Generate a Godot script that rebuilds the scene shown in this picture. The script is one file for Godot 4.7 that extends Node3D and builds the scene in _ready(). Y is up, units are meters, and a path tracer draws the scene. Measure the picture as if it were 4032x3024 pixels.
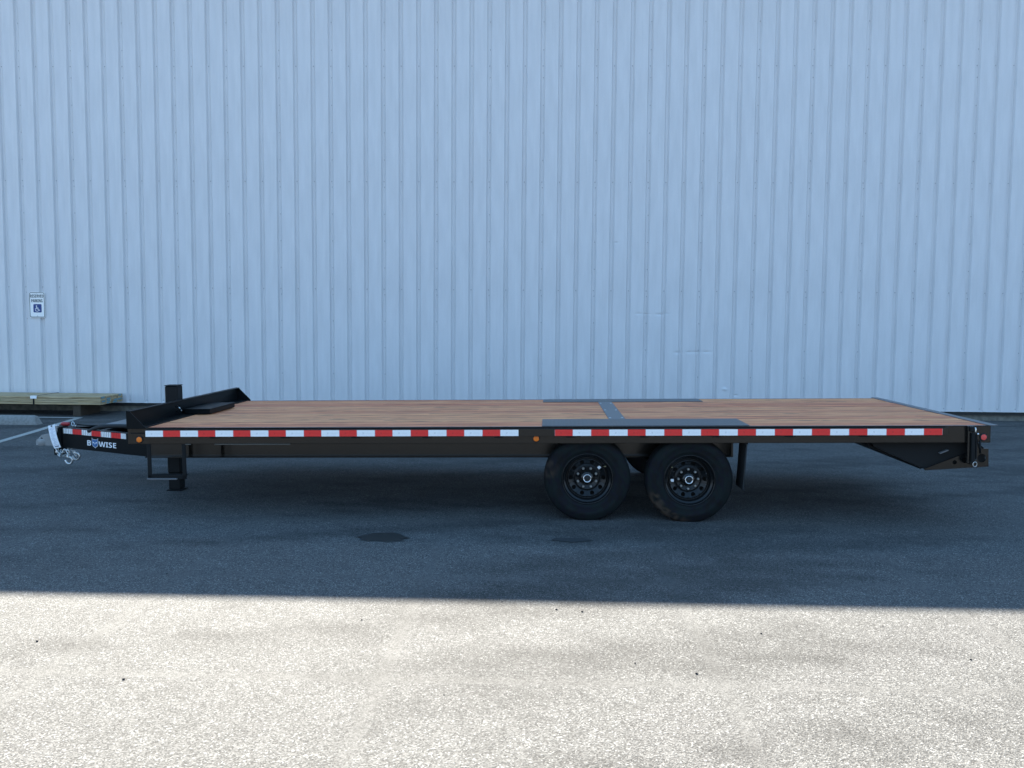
extends Node3D

var M := {}
var rng := RandomNumberGenerator.new()
var T := Transform3D()   # the trailer's frame

# ---------------------------------------------------------------- helpers
func st_new(smooth := false) -> SurfaceTool:
	var st := SurfaceTool.new()
	st.begin(Mesh.PRIMITIVE_TRIANGLES)
	st.set_smooth_group(0 if smooth else -1)
	return st

func done(st: SurfaceTool, tang := false) -> ArrayMesh:
	st.generate_normals()
	if tang:
		st.generate_tangents()
	return st.commit()

func numbered(called: String, parent: Node) -> String:
	if not parent.has_node(NodePath(called)):
		return called
	var k := 1
	while parent.has_node(NodePath("%s_%03d" % [called, k])):
		k += 1
	return "%s_%03d" % [called, k]

func put(called: String, mesh: Mesh, mat: Material, parent: Node = self) -> MeshInstance3D:
	var o := MeshInstance3D.new()
	o.name = numbered(called, parent)
	o.mesh = mesh
	o.material_override = mat
	parent.add_child(o, true)
	return o

func thing(called: String, label: String, category: String, group := "") -> Node3D:
	var o := Node3D.new()
	o.name = numbered(called, self)
	add_child(o, true)
	tag(o, label, category, group)
	return o

func tag(o: Node, label: String, category: String, group := "") -> void:
	o.set_meta("label", label)
	o.set_meta("category", category)
	if group != "":
		o.set_meta("group", group)

func group_node(called: String, parent: Node) -> Node3D:
	var o := Node3D.new()
	o.name = numbered(called, parent)
	parent.add_child(o, true)
	return o

func v(x: float, y: float, z: float) -> Vector3:
	return Vector3(x, y, z)

# a flat convex polygon turned so that its front looks along out
func face(st: SurfaceTool, p: Array, out: Vector3, uv: Array = []) -> void:
	var n := Vector3.ZERO
	for i in p.size():
		n += (p[i] as Vector3).cross(p[(i + 1) % p.size()])
	var q: Array = p.duplicate()
	var w: Array = uv.duplicate()
	if n.dot(out) > 0.0:   # anticlockwise from outside: Godot's front is clockwise
		q.reverse()
		w.reverse()
	for i in range(1, q.size() - 1):
		for k in [0, i, i + 1]:
			if w.size() > 0:
				st.set_uv(w[k])
			st.add_vertex(q[k])

func box(st: SurfaceTool, c: Vector3, s: Vector3, b := 0.0, turn := Basis.IDENTITY) -> void:
	var h := s * 0.5
	b = minf(b, minf(h.x, minf(h.y, h.z)) * 0.8)
	var cor := func(sx: float, sy: float, sz: float, ax: int) -> Vector3:
		var p := Vector3(sx * h.x, sy * h.y, sz * h.z)
		for k in 3:
			if k != ax:
				p[k] -= signf(p[k]) * b
		return c + turn * p
	for ax in 3:
		for sg in [-1.0, 1.0]:
			var o := Vector3.ZERO
			o[ax] = sg
			var pts := []
			for ab in [[-1.0, -1.0], [1.0, -1.0], [1.0, 1.0], [-1.0, 1.0]]:
				var g := Vector3.ZERO
				g[ax] = sg
				g[(ax + 1) % 3] = ab[0]
				g[(ax + 2) % 3] = ab[1]
				pts.append(cor.call(g.x, g.y, g.z, ax))
			face(st, pts, turn * o)
	if b <= 0.0:
		return
	for ax in 3:
		var a1 := (ax + 1) % 3
		var a2 := (ax + 2) % 3
		for s1 in [-1.0, 1.0]:
			for s2 in [-1.0, 1.0]:
				var g := Vector3.ZERO
				g[a1] = s1
				g[a2] = s2
				var lo := g
				lo[ax] = -1.0
				var hi := g
				hi[ax] = 1.0
				face(st, [cor.call(lo.x, lo.y, lo.z, a1), cor.call(hi.x, hi.y, hi.z, a1), cor.call(hi.x, hi.y, hi.z, a2), cor.call(lo.x, lo.y, lo.z, a2)], turn * g)
	for sx in [-1.0, 1.0]:
		for sy in [-1.0, 1.0]:
			for sz in [-1.0, 1.0]:
				face(st, [cor.call(sx, sy, sz, 0), cor.call(sx, sy, sz, 1), cor.call(sx, sy, sz, 2)], turn * Vector3(sx, sy, sz))

func boxm(c: Vector3, s: Vector3, b := 0.003, turn := Basis.IDENTITY) -> ArrayMesh:
	var st := st_new()
	box(st, c, s, b, turn)
	return done(st)

# polygon in x,y pushed from z0 to z1
func prism(st: SurfaceTool, poly: PackedVector2Array, z0: float, z1: float, xf := Transform3D()) -> void:
	var tri := Geometry2D.triangulate_polygon(poly)
	for z in [z0, z1]:
		var o := xf.basis * Vector3(0, 0, 1.0 if (z == maxf(z0, z1)) else -1.0)
		for i in range(0, tri.size(), 3):
			var t := []
			for k in 3:
				var q := poly[tri[i + k]]
				t.append(xf * Vector3(q.x, q.y, z))
			face(st, t, o)
	var cw := Geometry2D.is_polygon_clockwise(poly)
	for i in poly.size():
		var a := poly[i]
		var b := poly[(i + 1) % poly.size()]
		var d := (b - a)
		var n := Vector2(d.y, -d.x)
		if cw:
			n = -n
		face(st, [xf * Vector3(a.x, a.y, z0), xf * Vector3(b.x, b.y, z0), xf * Vector3(b.x, b.y, z1), xf * Vector3(a.x, a.y, z1)], xf.basis * Vector3(n.x, n.y, 0))

func prismm(poly: Array, z0: float, z1: float, xf := Transform3D()) -> ArrayMesh:
	var st := st_new()
	prism(st, PackedVector2Array(poly), z0, z1, xf)
	return done(st)

func tube(st: SurfaceTool, path: Array, r: float, sides := 8, closed := false) -> void:
	var n := path.size()
	var rings := []
	var up := Vector3(0.31, 0.87, 0.38)
	for i in n:
		var a: Vector3 = path[(i - 1 + n) % n] if (closed or i > 0) else path[i]
		var b: Vector3 = path[(i + 1) % n] if (closed or i < n - 1) else path[i]
		var t := (b - a).normalized()
		var e := up - t * up.dot(t)
		if e.length() < 0.05:
			e = Vector3(1, 0, 0) - t * t.x
		e = e.normalized()
		up = e
		var f := t.cross(e)
		var ring := []
		for k in sides:
			var w := TAU * k / sides
			ring.append((path[i] as Vector3) + (e * cos(w) + f * sin(w)) * r)
		rings.append(ring)
	var m := n if closed else n - 1
	for i in m:
		for k in sides:
			var k2 := (k + 1) % sides
			var j := (i + 1) % n
			var mid: Vector3 = (rings[i][k] + rings[j][k2]) * 0.5
			var cc: Vector3 = ((path[i] as Vector3) + path[j]) * 0.5
			face(st, [rings[i][k], rings[i][k2], rings[j][k2], rings[j][k]], mid - cc)
	if not closed:
		face(st, rings[0], (path[0] as Vector3) - path[1])
		face(st, rings[n - 1], (path[n - 1] as Vector3) - path[n - 2])

func tubem(path: Array, r: float, sides := 8, closed := false) -> ArrayMesh:
	var st := st_new(true)
	tube(st, path, r, sides, closed)
	return done(st)

# profile of Vector2(radius, z) turned round z; open profile, front looks to the left of its run
func lathe(st: SurfaceTool, prof: Array, segs: int, c := Vector3.ZERO, paint = null) -> void:
	for i in prof.size() - 1:
		var a: Vector2 = prof[i]
		var b: Vector2 = prof[i + 1]
		var d := b - a
		var nr := -d.y
		var nz := d.x
		for k in segs:
			var w0 := TAU * k / segs
			var w1 := TAU * (k + 1) / segs
			var wm := (w0 + w1) * 0.5
			var p := [c + v(a.x * cos(w0), a.x * sin(w0), a.y), c + v(a.x * cos(w1), a.x * sin(w1), a.y), c + v(b.x * cos(w1), b.x * sin(w1), b.y), c + v(b.x * cos(w0), b.x * sin(w0), b.y)]
			var out := v(nr * cos(wm), nr * sin(wm), nz)
			if paint != null:
				var col := [paint.call(a.x, a.y, w0), paint.call(a.x, a.y, w1), paint.call(b.x, b.y, w1), paint.call(b.x, b.y, w0)]
				var n := Vector3.ZERO
				for q in 4:
					n += (p[q] as Vector3 - c).cross(p[(q + 1) % 4] - c)
				var order := [0, 1, 2, 0, 2, 3] if n.dot(out) < 0.0 else [0, 2, 1, 0, 3, 2]
				for q in order:
					st.set_color(col[q])
					st.add_vertex(p[q])
			elif a.x < 1e-6:
				face(st, [p[0], p[2], p[3]], out)
			elif b.x < 1e-6:
				face(st, [p[0], p[1], p[2]], out)
			else:
				face(st, p, out)

func lathem(prof: Array, segs := 24, c := Vector3.ZERO, smooth := true) -> ArrayMesh:
	var st := st_new(smooth)
	lathe(st, prof, segs, c)
	return done(st)

# ---------------------------------------------------------------- materials
func lin(r: float, g: float, b: float) -> Color:
	return Color(r, g, b).linear_to_srgb()

func mat(r: float, g: float, b: float, rough := 0.6, metal := 0.0) -> StandardMaterial3D:
	var m := StandardMaterial3D.new()
	m.albedo_color = lin(r, g, b)
	m.roughness = rough
	m.metallic = metal
	return m

func noise(kind: int, freq: float, sd: int, oct := 1) -> FastNoiseLite:
	var n := FastNoiseLite.new()
	n.noise_type = kind
	n.frequency = freq
	n.seed = sd
	n.fractal_type = FastNoiseLite.FRACTAL_FBM if oct > 1 else FastNoiseLite.FRACTAL_NONE
	n.fractal_octaves = oct
	return n

func tex(img: Image) -> ImageTexture:
	img.generate_mipmaps()
	return ImageTexture.create_from_image(img)

func s8(l: float) -> int:   # linear value to an sRGB byte
	l = clampf(l, 0.0, 1.0)
	var c := 12.92 * l if l < 0.0031308 else 1.055 * pow(l, 1.0 / 2.4) - 0.055
	return int(round(c * 255.0))

func asphalt_material() -> StandardMaterial3D:
	var n := 1024
	var cell := noise(FastNoiseLite.TYPE_CELLULAR, 0.27, 5)
	cell.cellular_return_type = FastNoiseLite.RETURN_CELL_VALUE
	var stones := cell.get_seamless_image(n, n, false, false, 0.1, false).get_data()
	var c2 := noise(FastNoiseLite.TYPE_CELLULAR, 0.27, 5)
	c2.cellular_return_type = FastNoiseLite.RETURN_DISTANCE
	var dist := c2.get_seamless_image(n, n, false, false, 0.1, false).get_data()
	var fine := noise(FastNoiseLite.TYPE_SIMPLEX, 0.35, 9, 2).get_seamless_image(n, n).get_data()
	var broad := noise(FastNoiseLite.TYPE_SIMPLEX, 0.02, 3, 4).get_seamless_image(n, n).get_data()
	var al := PackedByteArray()
	al.resize(n * n * 3)
	var hi := PackedByteArray()
	hi.resize(n * n)
	var step := PackedByteArray()
	step.resize(256)
	for i in n * n:
		var s := stones[i] / 255.0
		var d := dist[i] / 255.0
		var f := fine[i] / 255.0
		var b := broad[i] / 255.0
		var pit := 1.0 - smoothstep(0.45, 0.85, d) * 0.7
		var l := 0.104 * (0.13 + 1.1 * s + 0.66 * f) * (0.9 + 0.2 * b) * pit
		if s > 0.94:
			l *= 1.6
		al[i * 3] = s8(l * 1.0)
		al[i * 3 + 1] = s8(l)
		al[i * 3 + 2] = s8(l * 0.975)
		hi[i] = int(clampf((0.35 * s + 0.45 * (1.0 - d) + 0.25 * f) * 235.0, 0.0, 255.0))
	var im := Image.create_from_data(n, n, false, Image.FORMAT_RGB8, al)
	var hm := Image.create_from_data(n, n, false, Image.FORMAT_L8, hi)
	hm.convert(Image.FORMAT_RGBA8)
	hm.bump_map_to_normal_map(5.0)
	var m := StandardMaterial3D.new()
	m.albedo_texture = tex(im)
	m.normal_enabled = true
	m.normal_texture = tex(hm)
	m.normal_scale = 1.0
	m.roughness = 0.82
	m.metallic_specular = 0.25
	m.vertex_color_use_as_albedo = true
	m.uv1_scale = v(1.0 / 1.62, 1.0 / 1.62, 1)
	# a second, coarser grain at another scale breaks up the repeat
	var dm := noise(FastNoiseLite.TYPE_SIMPLEX, 0.03, 31, 5).get_seamless_image(512, 512).get_data()
	var dd := PackedByteArray()
	dd.resize(512 * 512 * 3)
	for i in 512 * 512:
		var q := s8(0.84 + 0.16 * dm[i] / 255.0)
		for k in 3:
			dd[i * 3 + k] = q
	m.detail_enabled = true
	m.detail_blend_mode = BaseMaterial3D.BLEND_MODE_MUL
	m.detail_uv_layer = BaseMaterial3D.DETAIL_UV_2
	m.detail_albedo = tex(Image.create_from_data(512, 512, false, Image.FORMAT_RGB8, dd))
	return m

func wood_material(sd: int, base: Color, red: Color, knots: int, w := 1024, h := 96) -> StandardMaterial3D:
	var g1 := noise(FastNoiseLite.TYPE_SIMPLEX, 1.0, sd, 3)
	var g2 := noise(FastNoiseLite.TYPE_SIMPLEX, 1.0, sd + 50, 2)
	var g3 := noise(FastNoiseLite.TYPE_SIMPLEX, 1.0, sd + 90, 2)
	var r := RandomNumberGenerator.new()
	r.seed = sd
	var ks := []
	for k in knots:
		ks.append(Vector3(r.randf() * w, r.randf() * h, r.randf_range(4.0, 9.0)))
	var al := PackedByteArray()
	al.resize(w * h * 3)
	for y in h:
		for x in w:
			var bend := 0.0
			var dark := 0.0
			for q in ks:
				var dx: float = (x - q.x) / (q.z * 3.0)
				var dy: float = (y - q.y) / q.z
				var e := dx * dx + dy * dy
				if e < 16.0:
					bend += signf(dy) * 6.0 * exp(-e * 0.4)
					dark = maxf(dark, 1.0 - smoothstep(0.5, 1.2, e))
			var yy := y + bend
			var a := g1.get_noise_2d(x * 0.0045, yy * 0.085) * 0.5 + 0.5
			var b := g2.get_noise_2d(x * 0.012, yy * 0.42) * 0.5 + 0.5
			var c := g3.get_noise_2d(x * 0.003, yy * 0.03) * 0.5 + 0.5
			var col := base.lerp(red, clampf((a - 0.42) * 2.4, 0, 1))
			var edge := maxf(smoothstep(0.16, 0.02, float(y) / h), smoothstep(0.80, 0.94, float(y) / h))
			col = col.lerp(red * 0.8, edge * clampf(0.5 + 1.2 * g1.get_noise_2d(x * 0.006, 400.0 + (0.0 if y < h / 2 else 60.0)), 0.0, 1.0))
			col *= 0.6 + 0.52 * b + 0.3 * (c - 0.5)
			col = col.lerp(Color(0.1, 0.05, 0.028), dark * 0.75)
			var i := (y * w + x) * 3
			al[i] = s8(col.r)
			al[i + 1] = s8(col.g)
			al[i + 2] = s8(col.b)
	var m := StandardMaterial3D.new()
	m.albedo_texture = tex(Image.create_from_data(w, h, false, Image.FORMAT_RGB8, al))
	m.roughness = 0.68
	return m

func tape_material(red: bool, wavy: bool) -> StandardMaterial3D:
	var w := 96
	var h := 32
	var n := noise(FastNoiseLite.TYPE_SIMPLEX, 0.12, 7, 2)
	var al := PackedByteArray()
	al.resize(w * h * 3)
	for y in h:
		for x in w:
			var c := Color(0.86, 0.02, 0.02) if red else Color(0.95, 0.94, 0.92)
			var k := 1.0 - 0.05 * (n.get_noise_2d(x, y) + 0.5)
			if wavy:
				var s := sin((x + 2.2 * sin(y * 0.75)) * TAU / 17.0)
				k *= (0.38 if s > 0.4 else 1.0) if not red else (0.72 if s > 0.4 else 1.0)
			else:
				# the small grey certification print down the middle of each piece
				var vx := absf(x - 33.0)
				if y > 11 and y < 21 and absf(vx - (21 - y) * 0.4) < 1.2:
					k *= 0.72
				if y > 13 and y < 19 and x > 44 and x < 78 and (x * 7 + y * 3) % 5 < 3:
					k *= 0.9
			if (x < 2 or x > w - 3) and not wavy and red:
				c = Color(0.7, 0.3, 0.3)
			var i := (y * w + x) * 3
			al[i] = s8(c.r * k)
			al[i + 1] = s8(c.g * k)
			al[i + 2] = s8(c.b * k)
	var m := StandardMaterial3D.new()
	m.albedo_texture = tex(Image.create_from_data(w, h, false, Image.FORMAT_RGB8, al))
	m.roughness = 0.3
	return m

func tread_material() -> StandardMaterial3D:
	var n := 128
	var im := Image.create(n, n, false, Image.FORMAT_RGBA8)
	for y in n:
		for x in n:
			var l := 0.25
			for q in [[0, 0, 1], [64, 64, 1], [64, 0, -1], [0, 64, -1]]:
				for ox in [-128, 0, 128]:
					for oy in [-128, 0, 128]:
						var dx: float = x - q[0] - ox - 16.0
						var dy: float = y - q[1] - oy - 16.0
						var a: float = (dx + dy * q[2]) * 0.7071
						var b: float = (dx - dy * q[2]) * 0.7071
						var e := a * a / 500.0 + b * b / 40.0
						if e < 1.0:
							l = maxf(l, 0.25 + 0.75 * sqrt(1.0 - e))
			im.set_pixel(x, y, Color(l, l, l))
	im.bump_map_to_normal_map(5.0)
	var m := mat(0.088, 0.086, 0.086, 0.5)
	m.metallic_specular = 0.6
	m.normal_enabled = true
	m.normal_texture = tex(im)
	m.uv1_triplanar = true
	m.uv1_scale = v(14, 14, 14)
	var n2 := NoiseTexture2D.new()
	n2.seamless = true
	n2.width = 256
	n2.height = 256
	n2.noise = noise(FastNoiseLite.TYPE_SIMPLEX, 0.02, 12, 4)
	return m

func wall_material() -> StandardMaterial3D:
	var n := 512
	var a := noise(FastNoiseLite.TYPE_SIMPLEX, 0.01, 21, 5).get_seamless_image(n, n).get_data()
	var b := noise(FastNoiseLite.TYPE_SIMPLEX, 0.2, 22, 2).get_seamless_image(n, n).get_data()
	var al := PackedByteArray()
	al.resize(n * n * 3)
	for i in n * n:
		var l := 0.665 * (0.93 + 0.10 * a[i] / 255.0 + 0.04 * b[i] / 255.0)
		al[i * 3] = s8(l * 1.0)
		al[i * 3 + 1] = s8(l)
		al[i * 3 + 2] = s8(l * 1.005)
	var m := StandardMaterial3D.new()
	m.albedo_texture = tex(Image.create_from_data(n, n, false, Image.FORMAT_RGB8, al))
	m.roughness = 0.42
	m.metallic_specular = 0.5
	m.uv1_scale = v(0.9, 0.16, 1)
	return m

func mottled(r: float, g: float, b: float, amount: float, freq: float, sd: int, rough: float, scale: float) -> StandardMaterial3D:
	var n := 256
	var a := noise(FastNoiseLite.TYPE_SIMPLEX, freq, sd, 5).get_seamless_image(n, n).get_data()
	var al := PackedByteArray()
	al.resize(n * n * 3)
	for i in n * n:
		var k := 1.0 + amount * (a[i] / 127.5 - 1.0)
		al[i * 3] = s8(r * k)
		al[i * 3 + 1] = s8(g * k)
		al[i * 3 + 2] = s8(b * k)
	var m := StandardMaterial3D.new()
	m.albedo_texture = tex(Image.create_from_data(n, n, false, Image.FORMAT_RGB8, al))
	m.roughness = rough
	m.uv1_triplanar = true
	m.uv1_scale = v(scale, scale, scale)
	return m

func materials() -> void:
	M.asphalt = asphalt_material()
	M.wall = wall_material()
	M.black = mat(0.0075, 0.008, 0.008, 0.17)
	M.black.metallic_specular = 0.46
	M.satin = mat(0.008, 0.0095, 0.0105, 0.5)
	M.satin.metallic_specular = 0.28
	M.matte = mat(0.006, 0.0078, 0.0088, 0.36)
	M.matte.metallic_specular = 0.2
	M.frame = mat(0.009, 0.0095, 0.009, 0.22)
	M.rubber = mat(0.014, 0.015, 0.016, 0.75)
	M.tyre = mat(1, 1, 1, 0.78)
	M.tyre.vertex_color_use_as_albedo = true
	M.tyre.metallic_specular = 0.3
	M.dark = mat(0.006, 0.006, 0.006, 0.9)
	M.tread = tread_material()
	M.steel = mat(0.135, 0.133, 0.135, 0.45)
	M.zinc = mat(0.62, 0.63, 0.62, 0.3, 1.0)
	M.chrome = mat(0.75, 0.76, 0.77, 0.16, 1.0)
	M.white_tape = tape_material(false, false)
	M.red_tape = tape_material(true, false)
	M.white_wavy = tape_material(false, true)
	M.red_wavy = tape_material(true, true)
	M.amber = mat(0.9, 0.2, 0.008, 0.5)
	M.red_lens = mat(0.75, 0.075, 0.06, 0.5)
	M.white = mat(0.92, 0.91, 0.88, 0.4)
	M.paint_line = mottled(0.36, 0.36, 0.335, 0.4, 0.08, 4, 0.7, 2.0)
	M.concrete = mottled(0.24, 0.24, 0.225, 0.25, 0.03, 6, 0.85, 2.0)
	M.curb = mottled(0.17, 0.165, 0.14, 0.35, 0.02, 8, 0.9, 1.2)
	M.trim = mat(0.02, 0.024, 0.024, 0.6)
	M.cast = mottled(0.27, 0.275, 0.27, 0.12, 0.05, 16, 0.55, 6.0)
	M.paper = mat(0.8, 0.8, 0.8, 0.7)
	M.green = mat(0.008, 0.03, 0.03, 0.45)
	M.blue = mat(0.006, 0.045, 0.2, 0.4)
	M.logo_blue = mat(0.03, 0.13, 0.32, 0.35)
	M.logo_navy = mat(0.006, 0.018, 0.06, 0.35)
	M.decal = mat(0.8, 0.82, 0.84, 0.35)
	M.red_plastic = mat(0.35, 0.02, 0.025, 0.4)
	M.cable = mat(0.5, 0.58, 0.62, 0.35)
	M.oil = mottled(0.016, 0.018, 0.017, 0.4, 0.05, 33, 0.45, 6.0)
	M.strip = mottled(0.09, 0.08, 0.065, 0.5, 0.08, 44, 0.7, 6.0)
	M.pebble = mat(0.012, 0.012, 0.014, 0.8)
	M.brass = mat(0.5, 0.4, 0.22, 0.4, 0.6)
	M.roof = mat(0.45, 0.46, 0.46, 0.5)
	M.timber = mottled(0.06, 0.045, 0.03, 0.3, 0.04, 18, 0.85, 4.0)
	M.end_blue = mottled(0.16, 0.3, 0.33, 0.4, 0.06, 19, 0.7, 5.0)
	M.end_wood = mottled(0.3, 0.22, 0.1, 0.35, 0.06, 20, 0.8, 8.0)
	M.treated = []
	for k in 3:
		M.treated.append(wood_material(300 + k, Color(0.56, 0.43, 0.25), Color(0.42, 0.29, 0.14), 2, 512, 48))
	M.deck = []
	for k in 7:
		var pink := [0.3, 0.85, 0.0, 1.0, 0.55, 0.15, 0.75][k] as float
		var pale := Color(0.92, 0.395, 0.17).lerp(Color(0.80, 0.275, 0.125), pink)
		M.deck.append(wood_material(100 + k * 7, pale, Color(0.52, 0.12, 0.05).lerp(Color(0.6, 0.2, 0.08), 1.0 - pink), 4 + k % 3))

# ---------------------------------------------------------------- ground
func gy(z: float) -> float:
	return 0.036 * smoothstep(-11.0, -15.0, z)

func build_ground() -> void:
	var xs := [-300.0, -120.0, -60.0, -35.0, -22.0]
	var x := -14.0
	while x <= 14.01:
		xs.append(x)
		x += 0.16
	xs.append_array([22.0, 35.0, 60.0, 120.0, 300.0])
	var zs := [-300.0, -120.0, -60.0, -35.0, -22.0]
	var z := -16.0
	while z <= 4.01:
		zs.append(z)
		z += 0.16
	zs.append_array([8.0, 14.0, 25.0, 60.0, 120.0, 300.0])
	var na := noise(FastNoiseLite.TYPE_SIMPLEX, 0.35, 41, 4)
	var nb := noise(FastNoiseLite.TYPE_SIMPLEX, 1.0, 42, 3)
	var st := st_new(true)
	for j in zs.size() - 1:
		for i in xs.size() - 1:
			var q := [[i, j], [i + 1, j], [i + 1, j + 1], [i, j], [i + 1, j + 1], [i, j + 1]]
			for e in q:
				var px: float = xs[e[0]]
				var pz: float = zs[e[1]]
				# long paver drag marks run slightly askew to the wall
				var k := 1.0 + 0.16 * na.get_noise_2d(px, pz) + 0.62 * nb.get_noise_2d(px * 0.16 - pz * 0.05, pz * 1.5 + px * 0.42)
				k = clampf(k, 0.65, 1.4)
				st.set_color(Color(k, k, k))
				st.set_uv(Vector2(px, pz))
				st.set_uv2(Vector2(px * 0.17 + pz * 0.06, pz * 0.2 - px * 0.05))
				st.add_vertex(v(px, gy(pz), pz))
	var g := put("asphalt_ground", done(st, true), M.asphalt)
	g.set_meta("kind", "structure")
	g.set_meta("label", "worn grey asphalt yard, half in building shade and half in bright sun")

func flat_patch(called: String, pts: Array, mat_: Material, lift := 0.004) -> MeshInstance3D:
	return put(called, flat_mesh(pts, lift), mat_)

func flat_mesh(pts: Array, lift: float) -> ArrayMesh:
	var st := st_new()
	var poly := PackedVector2Array(pts)
	var tri := Geometry2D.triangulate_polygon(poly)
	for i in range(0, tri.size(), 3):
		var t := []
		for k in 3:
			var q := poly[tri[i + k]]
			t.append(v(q.x, gy(q.y) + lift, q.y))
		face(st, t, Vector3.UP)
	return done(st)

func ragged_line(a: Vector2, b: Vector2, w: float, sd: int) -> Array:
	var r := RandomNumberGenerator.new()
	r.seed = sd
	var d := (b - a).normalized()
	var n := Vector2(-d.y, d.x)
	var l := (b - a).length()
	var k := int(l / 0.08)
	var left := []
	var right := []
	for i in k + 1:
		var p := a.lerp(b, float(i) / k)
		left.append(p + n * (w * 0.5 + r.randf_range(-0.006, 0.006)))
		right.append(p - n * (w * 0.5 + r.randf_range(-0.006, 0.006)))
	right.reverse()
	return left + right

func blob(c: Vector2, rx: float, rz: float, sd: int) -> Array:
	var n := noise(FastNoiseLite.TYPE_SIMPLEX, 0.9, sd, 3)
	var o := []
	for i in 40:
		var w := TAU * i / 40.0
		var k := 1.0 + 0.3 * n.get_noise_2d(cos(w) * 1.6, sin(w) * 1.6)
		o.append(c + Vector2(cos(w) * rx * k, sin(w) * rz * k))
	return o

func build_markings() -> void:
	var a := flat_patch("parking_line", ragged_line(Vector2(-6.6, -5.6), Vector2(-7.66, -14.12), 0.11, 1), M.paint_line)
	a.set_meta("kind", "structure")
	a.set_meta("label", "long white parking stall line running out from the wall past the trailer coupler")
	var b := flat_patch("parking_line", ragged_line(Vector2(-7.615, -14.08), Vector2(-12.5, -14.08), 0.11, 2), M.paint_line, 0.008)
	b.set_meta("kind", "structure")
	b.set_meta("label", "white stall end line parallel to the wall behind the concrete wheel stop")
	var s := [[-1.21, -6.63, 0.2, 0.15, 3, "larger darker oval oil stain on the asphalt left of the wheels"], [0.28, -6.635, 0.15, 0.065, 4, "smaller fainter oil stain on the asphalt in front of the left wheel"]]
	for q in s:
		var o := flat_patch("oil_stain", blob(Vector2(q[0], q[1]), q[2], q[3], q[4]), M.oil_edge if q[4] == 3 else M.oil_edge)
		put("soaked_middle", flat_mesh(blob(Vector2(q[0], q[1]), q[2] * 0.93, q[3] * 0.9, q[4]), 0.006), M.oil if q[4] == 3 else M.oil_faint, o)
		o.set_meta("kind", "structure")
		o.set_meta("label", q[5])
	# scattered small dark stones
	var st := st_new()
	var r := RandomNumberGenerator.new()
	r.seed = 77
	for i in 26:
		var p := Vector2(r.randf_range(-4.5, 4.5), r.randf_range(-6.6, -2.6))
		var k := r.randf_range(0.003, 0.0075)
		box(st, v(p.x, k * 0.5, p.y), v(k * r.randf_range(1.0, 1.8), k, k * r.randf_range(0.8, 1.4)), k * 0.3, Basis(Vector3.UP, r.randf() * TAU))
	for q in [[-1.94, -3.9], [-2.62, -4.35], [0.12, -5.0], [0.27, -4.97], [0.78, -4.1]]:
		box(st, v(q[0], 0.004, q[1]), v(0.013, 0.008, 0.011), 0.003)
	var pe := put("dark_pebbles", done(st), M.pebble)
	pe.set_meta("kind", "stuff")
	tag(pe, "small dark pebbles scattered over the sunlit asphalt", "pebbles")

# ---------------------------------------------------------------- building
const WZ := -15.11
const WX0 := -9.163
const PITCH := 0.3048
const WALL_Y0 := 0.195
const WALL_H := 8.0
const BXW := 55 * 3 * PITCH
const BXC := WX0 - 5 * 3 * PITCH + BXW * 0.5

func panel_mesh(ox: float, dents: Array) -> ArrayMesh:
	var px := []
	for r in 3:
		var b := r * PITCH
		for q in [[0.0, 0.0], [0.020, -0.037], [0.059, -0.037], [0.088, -0.002], [0.196, -0.009], [0.204, -0.0088]]:
			px.append(Vector2(b + q[0], q[1]))
	px.append(Vector2(3 * PITCH, 0.0))
	# split wide flats where a dent needs them
	var ys := [WALL_Y0, WALL_H]
	if dents.size() > 0:
		var fine := []
		for i in px.size() - 1:
			var n := int(ceil((px[i + 1].x - px[i].x) / 0.012))
			for k in n:
				fine.append(px[i].lerp(px[i + 1], float(k) / n))
		fine.append(px[px.size() - 1])
		px = fine
		for d in dents:
			for k in range(-12, 13):
				ys.append(d[1] + k * d[3] * 0.25)
		ys.sort()
	var st := st_new()
	var zz := func(p: Vector2, y: float) -> float:
		var z := p.y
		for d in dents:
			var dx: float = (p.x + ox - d[0]) / d[2]
			var dy: float = (y - d[1]) / d[3]
			z -= d[4] * exp(-dx * dx - dy * dy)
		return z
	for i in px.size() - 1:
		for j in ys.size() - 1:
			var a: Vector2 = px[i]
			var b: Vector2 = px[i + 1]
			var y0: float = ys[j]
			var y1: float = ys[j + 1]
			if y1 - y0 < 1e-5:
				continue
			var p := [v(a.x, y0, zz.call(a, y0)), v(b.x, y0, zz.call(b, y0)), v(b.x, y1, zz.call(b, y1)), v(a.x, y1, zz.call(a, y1))]
			face(st, p, v(0, 0, 1), [Vector2(a.x + ox, y0), Vector2(b.x + ox, y0), Vector2(b.x + ox, y1), Vector2(a.x + ox, y1)])
	return done(st)

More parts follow.
